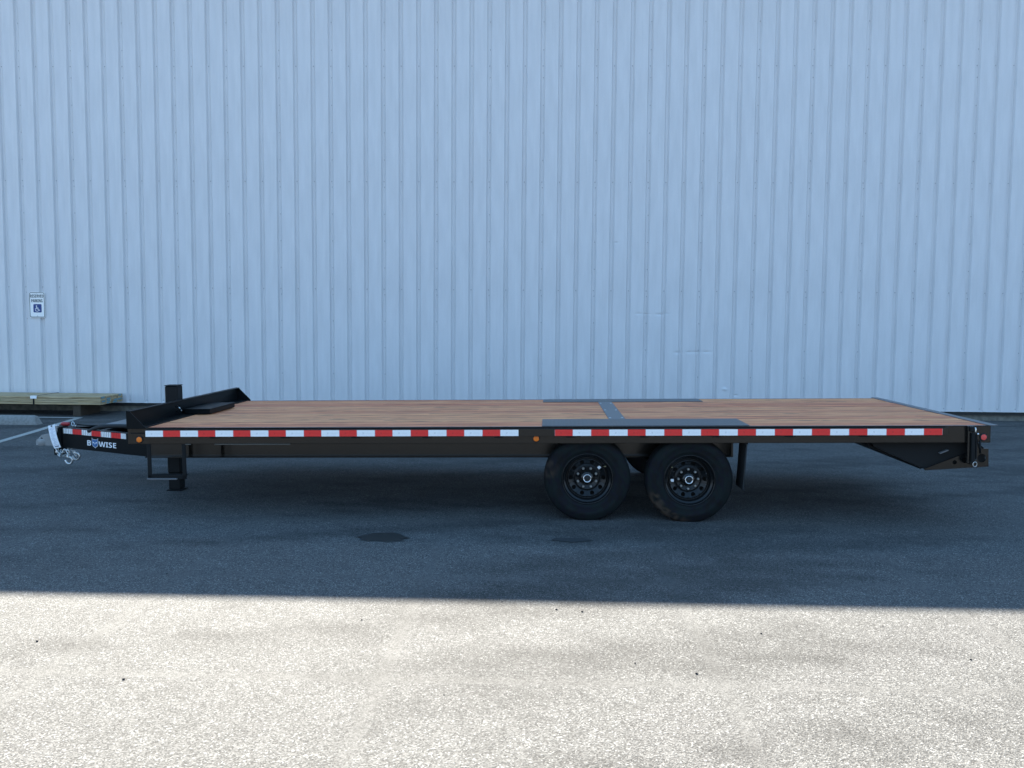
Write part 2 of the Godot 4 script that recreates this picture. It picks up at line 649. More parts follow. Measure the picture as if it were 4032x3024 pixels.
func build_building() -> void:
	var o := thing("metal_building", "tall pale blue-grey building with ribbed metal wall panels behind the trailer", "building")
	var dents := [
		[1.32, 3.069, 0.022, 0.012, 0.012],
		[1.72, 1.845, 0.05, 0.02, 0.006], [1.87, 1.84, 0.05, 0.018, 0.008], [2.10, 1.835, 0.07, 0.02, 0.008], [2.2, 1.85, 0.04, 0.02, 0.006],
		[2.42, 1.175, 0.05, 0.022, 0.010], [2.62, 1.185, 0.05, 0.02, 0.008], [2.74, 1.19, 0.05, 0.02, 0.009], [2.93, 1.19, 0.06, 0.02, 0.009],
		[3.245, 0.545, 0.04, 0.025, -0.012], [3.44, 0.44, 0.035, 0.016, 0.014], [-6.1, 3.6, 0.03, 0.015, 0.006]]
	var plain: ArrayMesh = null
	for k in range(-5, 50):
		var x0 := WX0 + k * 3 * PITCH
		var x1 := x0 + 3 * PITCH
		var mine := []
		for d in dents:
			if d[0] > x0 - 0.1 and d[0] < x1 + 0.1:
				mine.append(d)
		var m: ArrayMesh
		if mine.size() > 0:
			m = panel_mesh(x0, mine)
		else:
			if plain == null:
				plain = panel_mesh(0.0, [])
			m = plain
		var p := put("wall_panel", m, M.wall, o)
		p.position = v(x0, 0, WZ)
	# screw heads: every groove at the girts, every third groove in between
	var hst := st_new()
	lathe(hst, [Vector2(0.011, 0.0), Vector2(0.009, 0.003), Vector2(0.0065, 0.0035), Vector2(0.006, 0.009), Vector2(0.0, 0.0095)], 6)
	var head := done(hst)
	var spots := []
	for i in range(-9, 84):
		var gx := WX0 + i * PITCH + 0.045
		for y in [0.245, 2.24, 4.1, 6.06]:
			spots.append(v(gx, y, WZ - 0.037))
		if i % 3 == 0:
			var y := 0.75
			while y < 7.9:
				spots.append(v(gx + 0.012, y, WZ - 0.037))
				y += 0.465
	var mm := MultiMesh.new()
	mm.transform_format = MultiMesh.TRANSFORM_3D
	mm.mesh = head
	mm.instance_count = spots.size()
	for i in spots.size():
		mm.set_instance_transform(i, Transform3D(Basis(), spots[i]))
	var mi := MultiMeshInstance3D.new()
	mi.name = "screw_heads"
	mi.multimesh = mm
	mi.material_override = M.screw
	mi.set_meta("kind", "stuff")
	o.add_child(mi, true)
	put("base_trim", boxm(v(BXC, WALL_Y0 - 0.03, WZ - 0.075), v(BXW, 0.06, 0.05), 0.0), M.trim, o)
	put("foundation", boxm(v(BXC, -0.1, WZ - 0.29), v(BXW, 0.48, 0.4), 0.01), M.curb, o)
	put("drip_flashing", boxm(v(BXC, WALL_Y0 + 0.002, WZ - 0.03), v(BXW, 0.006, 0.05), 0.0), M.wall, o)
	put("inner_wall", boxm(v(BXC, WALL_H * 0.5 + 0.1, WZ - 0.16), v(BXW - 0.2, WALL_H - 0.3, 0.16), 0.0), M.roof, o)
	for sx in [-1.0, 1.0]:
		put("end_wall", boxm(v(BXC + sx * (BXW * 0.5 - 0.1), WALL_H * 0.5, WZ - 15.3), v(0.2, WALL_H, 30.0), 0.0), M.roof, o)
	put("rear_wall", boxm(v(BXC, WALL_H * 0.5, WZ - 30.4), v(BXW, WALL_H, 0.2), 0.0), M.roof, o)
	put("roof", boxm(v(BXC, WALL_H + 0.06, WZ - 15.2), v(BXW + 0.3, 0.12, 30.9), 0.0), M.roof, o)
	put("eave_trim", boxm(v(BXC, WALL_H - 0.08, WZ + 0.12), v(BXW + 0.3, 0.2, 0.2), 0.01), M.wall, o)

func build_sign() -> void:
	var o := thing("parking_sign", "white reserved parking sign with green letters and a blue wheelchair panel on the ribbed wall", "sign")
	o.position = v(-8.894, 1.922, WZ + 0.012)
	var w := 0.287
	var h := 0.454
	var rr := func(ww: float, hh: float, r: float) -> Array:
		var p := []
		for q in [[1, 1, 0], [-1, 1, 1], [-1, -1, 2], [1, -1, 3]]:
			for k in 6:
				var a: float = PI * 0.5 * (q[2] + k / 5.0)
				p.append(Vector2(q[0] * (ww * 0.5 - r) + cos(a) * r, q[1] * (hh * 0.5 - r) + sin(a) * r))
		return p
	put("sign_plate", prismm(rr.call(w, h, 0.03), -0.002, 0.002), M.white, o)
	var outer: Array = rr.call(w - 0.016, h - 0.016, 0.026)
	var inner: Array = rr.call(w - 0.036, h - 0.036, 0.018)
	var st := st_new()
	for i in outer.size():
		var j := (i + 1) % outer.size()
		face(st, [v(outer[i].x, outer[i].y, 0.0035), v(outer[j].x, outer[j].y, 0.0035), v(inner[j].x, inner[j].y, 0.0035), v(inner[i].x, inner[i].y, 0.0035)], v(0, 0, 1))
	put("border_line", done(st), M.green, o)
	for q in [["RESERVED", 0.155, 0.237], ["PARKING", 0.073, 0.2]]:
		var t := lettering(q[0], 0.056, q[2], true)
		var mi := put("lettering", t, M.green, o)
		mi.position = v(0, q[1], 0.0035)
	put("symbol_panel", prismm((rr.call(0.148, 0.148, 0.016) as Array), 0.002, 0.0036), M.blue, o).position = v(0.006, -0.06, 0)
	var sy := st_new()
	var dot := []
	for k in 16:
		dot.append(Vector2(-0.018 + 0.0105 * cos(TAU * k / 16), 0.039 + 0.0105 * sin(TAU * k / 16)))
	prism(sy, PackedVector2Array(dot), 0.003, 0.005)
	prism(sy, PackedVector2Array([Vector2(-0.024, 0.03), Vector2(-0.012, 0.03), Vector2(-0.009, 0.012), Vector2(0.014, 0.012), Vector2(0.014, 0.003), Vector2(-0.007, 0.003), Vector2(-0.005, -0.008), Vector2(0.022, -0.008), Vector2(0.034, -0.034), Vector2(0.043, -0.031), Vector2(0.046, -0.039), Vector2(0.029, -0.045), Vector2(0.016, -0.018), Vector2(-0.015, -0.018)]), 0.003, 0.005)
	var cw := Vector2(-0.008, -0.022)
	for k in 14:
		var a0 := deg_to_rad(118.0 + k * 16.0)
		var a1 := deg_to_rad(118.0 + (k + 1) * 16.0)
		var p := []
		for q in [[a0, 0.028], [a1, 0.028], [a1, 0.036], [a0, 0.036]]:
			p.append(v(cw.x + cos(q[0]) * q[1], cw.y + sin(q[0]) * q[1], 0.005))
		face(sy, p, v(0, 0, 1))
	put("wheelchair_symbol", done(sy), M.white, o).position = v(0.006, -0.06, 0)
	for y in [0.196, -0.196]:
		put("bolt", lathem([Vector2(0.008, 0.002), Vector2(0.007, 0.006), Vector2(0.0, 0.007)], 10), M.zinc, o).position = v(0, y, 0)

func lettering(text: String, height: float, width: float, bold: bool) -> Mesh:
	var f := SystemFont.new()
	f.font_names = PackedStringArray(["Droid Sans"])
	f.font_weight = 700 if bold else 400
	var t := TextMesh.new()
	t.text = text
	t.font = f
	t.font_size = 64
	t.pixel_size = 0.001
	t.depth = 0.001
	t.curve_step = 2.0
	var st := SurfaceTool.new()
	var bb := t.get_aabb()
	var c := bb.get_center()
	var sx := width / bb.size.x
	var sy := height / bb.size.y
	st.append_from(t, 0, Transform3D(Basis.from_scale(v(sx, sy, 1)), v(-c.x * sx, -c.y * sy, 0)))
	return st.commit()

# ---------------------------------------------------------------- lumber, wheel stop
func plank_mesh(l: float, h: float, w: float, off: Vector2, len_px: float) -> ArrayMesh:
	# a board along x from 0 to l, h thick, w deep (z), its long faces with running UVs
	var st := st_new()
	var b := 0.0025
	var prof := [Vector2(-w / 2 + b, h), Vector2(w / 2 - b, h), Vector2(w / 2, h - b), Vector2(w / 2, b), Vector2(w / 2 - b, 0), Vector2(-w / 2 + b, 0), Vector2(-w / 2, b), Vector2(-w / 2, h - b)]
	var run := 0.0
	for i in prof.size():
		var a: Vector2 = prof[i]
		var c: Vector2 = prof[(i + 1) % prof.size()]
		var d := a.distance_to(c)
		var out := Vector2(c.y - a.y, -(c.x - a.x))
		var n := v(0, -out.x, -out.y)
		var mid := (a + c) * 0.5 - Vector2(0, h * 0.5)
		if n.dot(v(0, mid.y, mid.x)) < 0:
			n = -n
		var u0 := off.x
		var u1 := off.x + l / len_px
		var v0 := off.y + run / w * 0.95
		var v1 := off.y + (run + d) / w * 0.95
		face(st, [v(0, a.y, a.x), v(l, a.y, a.x), v(l, c.y, c.x), v(0, c.y, c.x)], n, [Vector2(u0, v0), Vector2(u1, v0), Vector2(u1, v1), Vector2(u0, v1)])
		run += d
	for e in [0.0, l]:
		var p := []
		var uv := []
		for q in prof:
			p.append(v(e, q.y, q.x))
			uv.append(off + Vector2(q.y, q.x) * 0.3)
		face(st, p, v(1.0 if e > 0 else -1.0, 0, 0), uv)
	return done(st)

func build_lumber() -> void:
	var o := thing("lumber_bundle", "strapped bundle of yellowish treated boards with blue painted ends by the wall", "lumber")
	var y0 := 0.232
	o.position = v(-7.385, y0, -14.68)
	var r := RandomNumberGenerator.new()
	r.seed = 5
	var bh := 0.0345
	var bw := 0.186
	for lay in 4:
		for c in 4:
			var l := 4.88
			var b := put("board", plank_mesh(l, bh - 0.004, bw - 0.004, Vector2(r.randf(), r.randf()), 2.4), M.treated[(lay + c * 2) % 3], o)
			b.position = v(-l + r.randf_range(-0.012, 0.012), lay * bh, (1.5 - c) * bw + r.randf_range(-0.003, 0.003))
			# the painted end, a thin skin on the end grain
			if not (lay == 2 and c == 0) and r.randf() < 0.72:
				put("painted_end", boxm(v(l + 0.001, bh * 0.5, r.randf_range(-0.02, 0.02)), v(0.002, bh - 0.006, bw * r.randf_range(0.45, 0.85)), 0.0), M.end_blue, b)
	var sx := -1.155
	var top := bh * 4 + 0.002
	var hw := bw * 2 + 0.003
	for k in 1:
		var st := st_new()
		box(st, v(sx, top * 0.5, hw + 0.003), v(0.026, top + 0.004, 0.003))
		box(st, v(sx, top, 0), v(0.02, 0.002, hw * 2))
		box(st, v(sx, -0.002, 0), v(0.02, 0.002, hw * 2))
		box(st, v(sx, top * 0.5, -hw), v(0.02, top + 0.004, 0.002))
		put("strap", done(st), M.satin, o)
		var e := st_new()
		box(e, v(sx, top - 0.02, hw + 0.006), v(0.11, 0.046, 0.004))
		box(e, v(sx, top + 0.004, hw - 0.012), v(0.1, 0.003, 0.035))
		put("edge_protector", done(e), M.white, o)
	for q in [[-7.83, "short timber block under the right end of the lumber bundle"], [-10.6, "timber block under the left part of the lumber bundle"]]:
		var gyv := gy(-14.7)
		var d := thing("timber_block", q[1], "timber block", "blocks under the lumber")
		d.position = v(q[0], gyv - 0.01, -14.68)
		put("block", boxm(v(0, (y0 - gyv) * 0.5 + 0.004, 0), v(0.135, y0 - gyv + 0.006, 0.66), 0.004), M.timber, d)

func build_wheel_stop() -> void:
	var o := thing("wheel_stop", "weathered grey concrete wheel stop with rounded end on the left", "wheel stop")
	o.position = v(-7.835, gy(-13.26), -13.26)
	# rounded cross-section swept along x, its end sloping off
	var st := st_new(true)
	var secs := []
	for q in [[0.0, 0.86, 0.02], [-0.012, 0.93, 0.01], [-0.05, 1.0, 0.0], [-0.9, 1.0, 0.0], [-1.78, 1.0, 0.0], [-1.818, 0.93, 0.01], [-1.83, 0.86, 0.02]]:
		var ring := []
		for p in [[0.09, 0.0], [0.088, 0.05], [0.072, 0.115], [0.055, 0.135], [0.03, 0.143], [-0.03, 0.143], [-0.055, 0.135], [-0.072, 0.115], [-0.088, 0.05], [-0.09, 0.0]]:
			ring.append(v(q[0] - (p[1] * 0.32 if q[0] > -0.5 else -p[1] * 0.32), p[1] * q[1], p[0] * (q[1] if p[1] > 0 else 1.0)))
		secs.append(ring)
	for i in secs.size() - 1:
		for k in 9:
			var m: Vector3 = (secs[i][k] + secs[i + 1][k + 1]) * 0.5
			face(st, [secs[i][k], secs[i + 1][k], secs[i + 1][k + 1], secs[i][k + 1]], v(0, m.y - 0.05, m.z))
	put("block", done(st), M.concrete, o)
	for e in [[0, 1.0], [6, -1.0]]:
		var st2 := st_new()
		face(st2, secs[e[0]], v(e[1], 0.3, 0))
		put("block_end", done(st2), M.concrete, o)

# ---------------------------------------------------------------- trailer
const DY := 0.808

func build_trailer() -> void:
	var o := thing("flatbed_trailer", "long black tandem axle flatbed trailer with a wooden deck and red and white reflective tape", "trailer")
	o.transform = T
	deck(o)
	side_rails(o)
	chassis(o)
	tongue(o)
	headboard(o)
	jack(o)
	rear(o)
	var wx := [0.432, 1.300]
	for k in 2:
		wheel(o, v(wx[k], 0.352 - 0.0154 * wx[k], -0.205), PI / 8 if k == 0 else 0.0, false, k)
		wheel(o, v(wx[k], 0.352 - 0.0154 * wx[k], -2.445), 0.1 + k, true, k)
		put("axle", lathem([Vector2(0, 0), Vector2(0.05, 0), Vector2(0.05, -2.0), Vector2(0, -2.0)], 16, v(wx[k], 0.352 - 0.0154 * wx[k], -0.325), true), M.satin, o)
		for zz in [-0.57, -2.08]:
			var sp := st_new()
			for q in 4:
				box(sp, v(wx[k], 0.425 + q * 0.012, zz), v(0.62 - q * 0.12, 0.011, 0.05), 0.002)
			put("leaf_spring", done(sp), M.satin, o)

func deck(o: Node3D) -> void:
	var n := 14
	var z0 := -0.075
	var z1 := -2.595
	var w := (z0 - z1) / n
	var r := RandomNumberGenerator.new()
	r.seed = 14
	var order := [3, 4, 2, 5, 0, 2, 6, 4, 0, 5, 3, 1, 0, 6]
	for i in n:
		for part in 2:
			var x0 := -3.372 if part == 0 else 0.726
			var x1 := 0.724 if part == 0 else 3.752
			var m := plank_mesh(x1 - x0, 0.038, w - 0.006, Vector2(r.randf(), 0.03), 3.6)
			var p := put("deck_plank", m, M.deck[(order[i] + part * 3 * (i % 2)) % 7], o)
			p.position = v(x0, DY - 0.038 + r.randf_range(-0.0012, 0.0012), z0 - (i + 0.5) * w)
	for q in [[-0.078, -0.578, 0], [-2.585, -2.262, 1]]:
		var a := [Vector2(0.047, q[0]), Vector2(1.79, q[0]), Vector2(1.796, q[1]), Vector2(0.047, q[1])]
		var z0f: float = maxf(q[0], q[1])
		var z1f: float = minf(q[0], q[1])
		put("tread_plate", boxm(v(0.92, DY + 0.004, (z0f + z1f) * 0.5), v(1.746, 0.006, z0f - z1f), 0.002), M.tread, o)
	var s := put("cross_strap", boxm(v(0.724, DY + 0.003, -1.42), v(0.15, 0.005, 1.675), 0.0015), M.steel, o)
	for z in [-2.075, -1.37, -0.675]:
		for x in [0.667, 0.776]:
			put("screw", lathem([Vector2(0.0105, 0.0), Vector2(0.009, 0.003), Vector2(0, 0.0045)], 10), M.zinc, s).transform = Transform3D(Basis(Vector3.RIGHT, -PI / 2), v(x, DY + 0.0056, z))

func tape_piece(parent: Node, x0: float, x1: float, y0: float, y1: float, z: float, m: Material, slant := 0.0) -> void:
	var st := st_new()
	face(st, [v(x0, y0, z), v(x1, y0, z), v(x1, y1, z), v(x0, y1, z)], v(0, 0, 1), [Vector2(0, 1), Vector2(1, 1), Vector2(1, 0), Vector2(0, 0)])
	put("reflector", done(st), m, parent)

func side_rails(o: Node3D) -> void:
	# near side: channel, stand-off rub rail with its tape, spacers
	var ch := [Vector2(-3.53, 0.668), Vector2(3.766, 0.668), Vector2(3.766, DY + 0.002), Vector2(-3.53, DY + 0.002)]
	for near in [true, false]:
		var zc := -0.045 if near else -2.615
		var dir := -1.0 if near else 1.0
		var c := group_node("side_channel", o)
		put("web", boxm(v(0.118, 0.739, zc + dir * 0.004), v(7.296, 0.141, 0.008), 0.002), M.black, c)
		put("top_flange", boxm(v(0.118, DY - 0.002, zc + dir * 0.0145), v(7.296, 0.008, 0.029), 0.002), M.black, c)
		put("bottom_flange", boxm(v(0.118, 0.671, zc + dir * 0.025), v(7.296, 0.008, 0.05), 0.002), M.black, c)
		var zr := -0.006 if near else -2.654
		var rr := put("rub_rail", boxm(v(0.023, 0.766, zr), v(6.76, 0.066, 0.01), 0.002), M.black, o)
		for e in [-3.352, 3.398]:
			put("rub_rail_end", boxm(v(e, 0.766, (zc + zr) * 0.5), v(0.01, 0.066, absf(zr - zc) - 0.006), 0.0), M.black, rr)
		for k in 11:
			var x := -2.76 + k * 0.61
			if x < 3.3:
				put("spacer", boxm(v(x, 0.757, (zc + zr) * 0.5), v(0.075, 0.072, absf(zr - zc) - 0.009), 0.002), M.satin, rr)
		if near:
			# measured lengths: white first on the front run, red first on the rear run
			for k in 21:
				tape_piece(rr, -3.3517 + k * 0.1524, -3.3517 + (k + 1) * 0.1524 - 0.0005, 0.7375, 0.7905, 0.0003, M.white_tape if k % 2 == 0 else M.red_tape)
			for k in 21:
				tape_piece(rr, 0.1536 + k * 0.1524, 0.1536 + (k + 1) * 0.1524 - 0.0005, 0.7375, 0.7905, 0.0003, M.red_tape if k % 2 == 0 else M.white_tape)
	# round side marker lamps (unlit)
	for q in [[-3.426, 0.708, 0], [-0.003, 0.709, 0], [3.707, 0.713, 1]]:
		var l := group_node("marker_lens", o)
		l.position = v(q[0], q[1], -0.045)
		put("grommet", lathem([Vector2(0.032, 0.0), Vector2(0.032, 0.005), Vector2(0.028, 0.009), Vector2(0.0245, 0.009), Vector2(0.0245, 0.003)], 24), M.rubber, l)
		put("lens", lathem([Vector2(0.0245, 0.003), Vector2(0.0235, 0.0105), Vector2(0.021, 0.0115), Vector2(0.0, 0.012)], 24), M.red_lens if q[2] else M.amber, l)
	put("tan_strip", boxm(v(-2.44, 0.6655, -0.041), v(0.66, 0.009, 0.01), 0.002), M.strip, o)  # thin tan strip along the channel's lower edge, in two lengths
	put("tan_strip", boxm(v(-3.0, 0.6655, -0.041), v(0.05, 0.009, 0.01), 0.002), M.strip, o)
	put("channel_slot", boxm(v(-3.44, 0.763, -0.046), v(0.13, 0.011, 0.006), 0.002), M.dark, o)

func chassis(o: Node3D) -> void:
	for zz in [-0.58, -2.07]:
		var b := group_node("main_beam", o)
		put("web", boxm(v(-0.93, 0.587, zz), v(5.36, 0.225, 0.009), 0.0), M.frame, b)
		put("lower_flange", boxm(v(-0.93, 0.479, zz), v(5.36, 0.012, 0.14), 0.003), M.frame, b)
		put("upper_flange", boxm(v(-0.93, 0.7, zz), v(5.36, 0.012, 0.14), 0.003), M.frame, b)
		put("end_bracket", boxm(v(1.74, 0.58, zz + 0.02), v(0.02, 0.2, 0.12), 0.002), M.frame, b)
		for x in [-3.21, -2.91]:
			put("stiffener", boxm(v(x, 0.59, zz + 0.028 * (1 if zz > -1 else -1)), v(0.012, 0.205, 0.045), 0.002), M.frame, b)
	for k in 19:
		var x := -3.3 + k * 0.385
		put("crossmember", boxm(v(x, 0.725, -1.33), v(0.045, 0.08, 2.54), 0.0), M.satin, o)
	# step hung from the side channel
	var s := group_node("side_step", o)
	for x in [-3.349, -3.043]:
		put("step_leg", boxm(v(x, 0.52, -0.05), v(0.034, 0.3, 0.012), 0.003), M.satin, s)
	var st := st_new()
	box(st, v(-3.196, 0.381, -0.05), v(0.34, 0.034, 0.012), 0.003)
	box(st, v(-3.196, 0.396, -0.075), v(0.33, 0.008, 0.06), 0.002)
	put("step_tread", done(st), M.satin, s)
	var lip := put("step_lip", boxm(v(-3.235, 0.366, -0.036), v(0.262, 0.012, 0.03), 0.003), M.steel, s)
	# mud flap behind the near and far wheels
	for q in [[-0.075, -0.34], [-2.31, -2.575]]:
		var f := group_node("mud_flap", o)
		var m := st_new()
		for k in 4:
			var y0 := 0.66 - k * 0.1
			var y1 := 0.66 - (k + 1) * 0.1
			var xa := 1.772 - 0.0065 * k
			var xb := 1.772 - 0.0065 * (k + 1)
			for sd in [-1.0, 1.0]:
				face(m, [v(xa + sd * 0.005, y0, q[0]), v(xa + sd * 0.005, y0, q[1]), v(xb + sd * 0.005, y1, q[1]), v(xb + sd * 0.005, y1, q[0])], v(sd, 0, 0))
			for zz in q:
				face(m, [v(xa - 0.005, y0, zz), v(xa + 0.005, y0, zz), v(xb + 0.005, y1, zz), v(xb - 0.005, y1, zz)], v(0, 0, 1.0 if zz == q[0] else -1.0))
		put("flap", done(m), M.rubber, f)
		put("hanger", boxm(v(1.768, 0.662, (q[0] + q[1]) * 0.5), v(0.03, 0.02, absf(q[1] - q[0])), 0.002), M.satin, f)

func tongue(o: Node3D) -> void:
	var th := -0.4834
	var L := 1.40
	var near := Transform3D(Basis(Vector3.UP, th), v(-4.80, 0, -1.25))
	var nr := group_node("tongue_rail", o)
	nr.transform = near
	put("web", boxm(v(L * 0.5, 0.5655, -0.004), v(L, 0.203, 0.008), 0.002), M.matte, nr)
	put("top_flange", boxm(v(L * 0.5, 0.663, -0.034), v(L, 0.008, 0.052), 0.002), M.matte, nr)
	put("bottom_flange", boxm(v(L * 0.5, 0.468, -0.034), v(L, 0.008, 0.052), 0.002), M.matte, nr)
	var cuts := [0.015, 0.170, 0.317, 0.473, 0.62, 0.777, 0.923, 1.002]
	for k in 7:
		tape_piece(nr, cuts[k], cuts[k + 1] - 0.0005, 0.611, 0.663, 0.0015, M.white_wavy if k % 2 == 0 else M.red_wavy)
	# lettering and the shield emblem on the rail's face
	put("letter", lettering("B", 0.052, 0.060, true), M.decal, nr).position = v(0.430, 0.539, 0.0012)
	put("lettering", lettering("WISE", 0.052, 0.266, true), M.decal, nr).position = v(0.715, 0.538, 0.0012)
	emblem(nr, v(0.5235, 0.5445, 0.0012))
	# far rail of the A-frame
	var far := group_node("tongue_rail", o)
	far.transform = Transform3D(Basis(Vector3.UP, 0.4834), v(-4.80, 0, -1.40))
	put("web", boxm(v(L * 0.5, 0.56, 0.0), v(L, 0.192, 0.008), 0.002), M.matte, far)
	put("top_flange", boxm(v(L * 0.5, 0.654, 0.03), v(L, 0.008, 0.052), 0.002), M.matte, far)
	put("bottom_flange", boxm(v(L * 0.5, 0.468, 0.03), v(L, 0.008, 0.052), 0.002), M.matte, far)
	put("cover_plate", boxm(v(-3.985, 0.672, -1.72), v(0.92, 0.022, 0.58), 0.004), M.steel, o)
	put("tongue_crossbar", boxm(v(-4.35, 0.56, -1.325), v(0.05, 0.18, 0.52), 0.002), M.matte, o)
	# head channel with adjusting holes and the cast coupler
	var hc := group_node("coupler_bracket", o)
	put("channel", boxm(v(-4.86, 0.532, -1.325), v(0.075, 0.285, 0.155), 0.006), M.satin, hc)
	for y in [0.42, 0.47, 0.63]:
		put("bolt", lathem([Vector2(0.014, 0.0), Vector2(0.014, 0.008), Vector2(0, 0.009)], 6, v(-4.865, y, -1.2475), false), M.zinc, hc)
	var cp := group_node("coupler", o)
	var st := st_new()
	var prof := [Vector2(-4.895, 0.478), Vector2(-4.895, 0.612), Vector2(-4.955, 0.606), Vector2(-5.0, 0.592), Vector2(-5.035, 0.588), Vector2(-5.052, 0.56), Vector2(-5.083, 0.548), Vector2(-5.094, 0.525), Vector2(-5.092, 0.487)]
	prism(st, PackedVector2Array(prof), -1.375, -1.275)
	put("casting", done(st), M.cast, cp)
	put("socket", lathem([Vector2(0.0, 0.045), Vector2(0.04, 0.045), Vector2(0.062, 0.02), Vector2(0.062, -0.04), Vector2(0.0, -0.04)].map(func(q): return q), 20), M.cast, cp).transform = Transform3D(Basis(Vector3.RIGHT, -PI / 2), v(-5.035, 0.52, -1.325))
	put("pin_hole", lathem([Vector2(0.011, 0.0), Vector2(0.009, 0.001), Vector2(0, 0.001)], 12, v(-5.032, 0.553, -1.2747)), M.dark, cp)
	# wiring plug, cables
	var pl := group_node("wiring_plug", o)
	put("plug_body", lathem([Vector2(0, 0.05), Vector2(0.014, 0.048), Vector2(0.02, 0.03), Vector2(0.02, -0.03), Vector2(0.012, -0.05), Vector2(0, -0.05)], 14), M.red_plastic, pl).transform = Transform3D(Basis(Vector3.UP, PI / 2 - 0.2), v(-4.80, 0.697, -1.31))
	var ring := []
	for k in 14:
		ring.append(v(-4.722 + 0.014 * cos(TAU * k / 14), 0.698 + 0.02 * sin(TAU * k / 14), -1.31))
	put("cable_loop", tubem(ring, 0.005, 6, true), M.cable, pl)
	put("cable", tubem([v(-4.85, 0.695, -1.29), v(-4.88, 0.688, -1.27), v(-4.9, 0.668, -1.24), v(-4.9, 0.64, -1.225)], 0.005, 6), M.cable, pl)
	put("cable", tubem([v(-4.75, 0.70, -1.31), v(-4.70, 0.692, -1.33), v(-4.62, 0.676, -1.36), v(-4.5, 0.665, -1.4)], 0.006, 6), M.satin, pl)
	put("grounding_bolt", tubem([v(-4.683, 0.667, -1.29), v(-4.683, 0.69, -1.29)], 0.008, 8), M.zinc, pl)
	put("hose_loop", tubem([v(-4.42, 0.655, -1.05), v(-4.345, 0.685, -1.03), v(-4.28, 0.702, -1.01), v(-4.2, 0.71, -1.0), v(-4.08, 0.712, -0.99), v(-3.9, 0.708, -0.97), v(-3.6, 0.70, -0.95)], 0.02, 8), M.rubber, o)
	# safety chain hanging off the bracket: over the front corner, down, looped up, hooks below
	var ch := group_node("safety_chain", o)
	var path := [v(-4.80, 0.694, -1.15), v(-4.825, 0.692, -1.222), v(-4.845, 0.655, -1.215), v(-4.852, 0.60, -1.212), v(-4.850, 0.545, -1.212), v(-4.848, 0.49, -1.212), v(-4.838, 0.445, -1.21), v(-4.815, 0.415, -1.205), v(-4.788, 0.41, -1.2), v(-4.765, 0.43, -1.195), v(-4.745, 0.452, -1.19), v(-4.722, 0.45, -1.185), v(-4.708, 0.425, -1.18), v(-4.7, 0.39, -1.178)]
	chain(ch, path)
	chain(ch, [v(-4.735, 0.455, -1.23), v(-4.705, 0.45, -1.23), v(-4.678, 0.43, -1.23), v(-4.664, 0.40, -1.23), v(-4.655, 0.375, -1.23)])
	chain(ch, [v(-4.82, 0.44, -1.24), v(-4.79, 0.395, -1.15), v(-4.75, 0.385, -1.23), v(-4.715, 0.405, -1.225)])
	for h in [v(-4.702, 0.345, -1.177), v(-4.658, 0.378, -1.232)]:
		var hp := []
		for k in 16:
			var a := deg_to_rad(112.0 - k * 20.0)
			hp.append(h + v(0.034 * cos(a), 0.034 * sin(a), 0))
		hp.push_front(h + v(-0.012, 0.058, 0))
		put("hook", tubem(hp, 0.0115, 8), M.zinc, ch)

func chain(parent: Node3D, path: Array) -> void:
	var c := Curve3D.new()
	for p in path:
		c.add_point(p)
	var l := c.get_baked_length()
	var st := st_new(true)
	var n := int(l / 0.029)
	for k in n:
		var a := c.sample_baked((k + 0.0) * l / n)
		var b := c.sample_baked((k + 1.0) * l / n)
		var d := (b - a).normalized()
		var side := d.cross(v(0, 0, 1)) if k % 2 == 0 else v(0, 0, 1)
		side = (side - d * side.dot(d)).normalized()
		var m := (a + b) * 0.5
		var ring := []
		for q in 10:
			var w := TAU * q / 10
			var along := d * (0.0115 * signf(cos(w)) * (1.0 if absf(cos(w)) > 0.2 else 0.0) + 0.009 * cos(w))
			ring.append(m + along + side * 0.0115 * sin(w))
		tube(st, ring, 0.0056, 6, true)
	put("chain", done(st), M.zinc, parent)

func emblem(parent: Node3D, at: Vector3) -> void:
	var e := group_node("shield_emblem", parent)
	e.position = at
	var outline := [Vector2(-0.049, 0.049), Vector2(-0.03, 0.036), Vector2(0, 0.033), Vector2(0.03, 0.036), Vector2(0.049, 0.049), Vector2(0.047, 0.03), Vector2(0.051, 0.012), Vector2(0.048, -0.012), Vector2(0.036, -0.032), Vector2(0.014, -0.042), Vector2(0, -0.052), Vector2(-0.014, -0.042), Vector2(-0.036, -0.032), Vector2(-0.048, -0.012), Vector2(-0.051, 0.012), Vector2(-0.047, 0.03)]
	var sc := func(k: float) -> Array:
		var r := []
		for p in outline:
			r.append((p as Vector2) * k)
		return r
	put("shield_rim", prismm(sc.call(1.0), -0.0005, 0.0006), M.decal, e)
	put("shield_line", prismm(sc.call(0.9), 0.0, 0.0012), M.logo_navy, e)
	put("shield_field", prismm(sc.call(0.84), 0.0, 0.0018), M.logo_blue, e)
	var st := st_new()
	for s in [-1.0, 1.0]:
		prism(st, PackedVector2Array([Vector2(s * 0.004, 0.0), Vector2(s * 0.012, 0.004), Vector2(s * 0.034, 0.012), Vector2(s * 0.032, 0.002), Vector2(s * 0.02, -0.004), Vector2(s * 0.012, -0.004)]), 0.001, 0.0024)
	prism(st, PackedVector2Array([Vector2(-0.005, -0.004), Vector2(0.005, -0.004), Vector2(0.0, -0.02)]), 0.001, 0.0024)
	put("face_marks", done(st), M.decal, e)

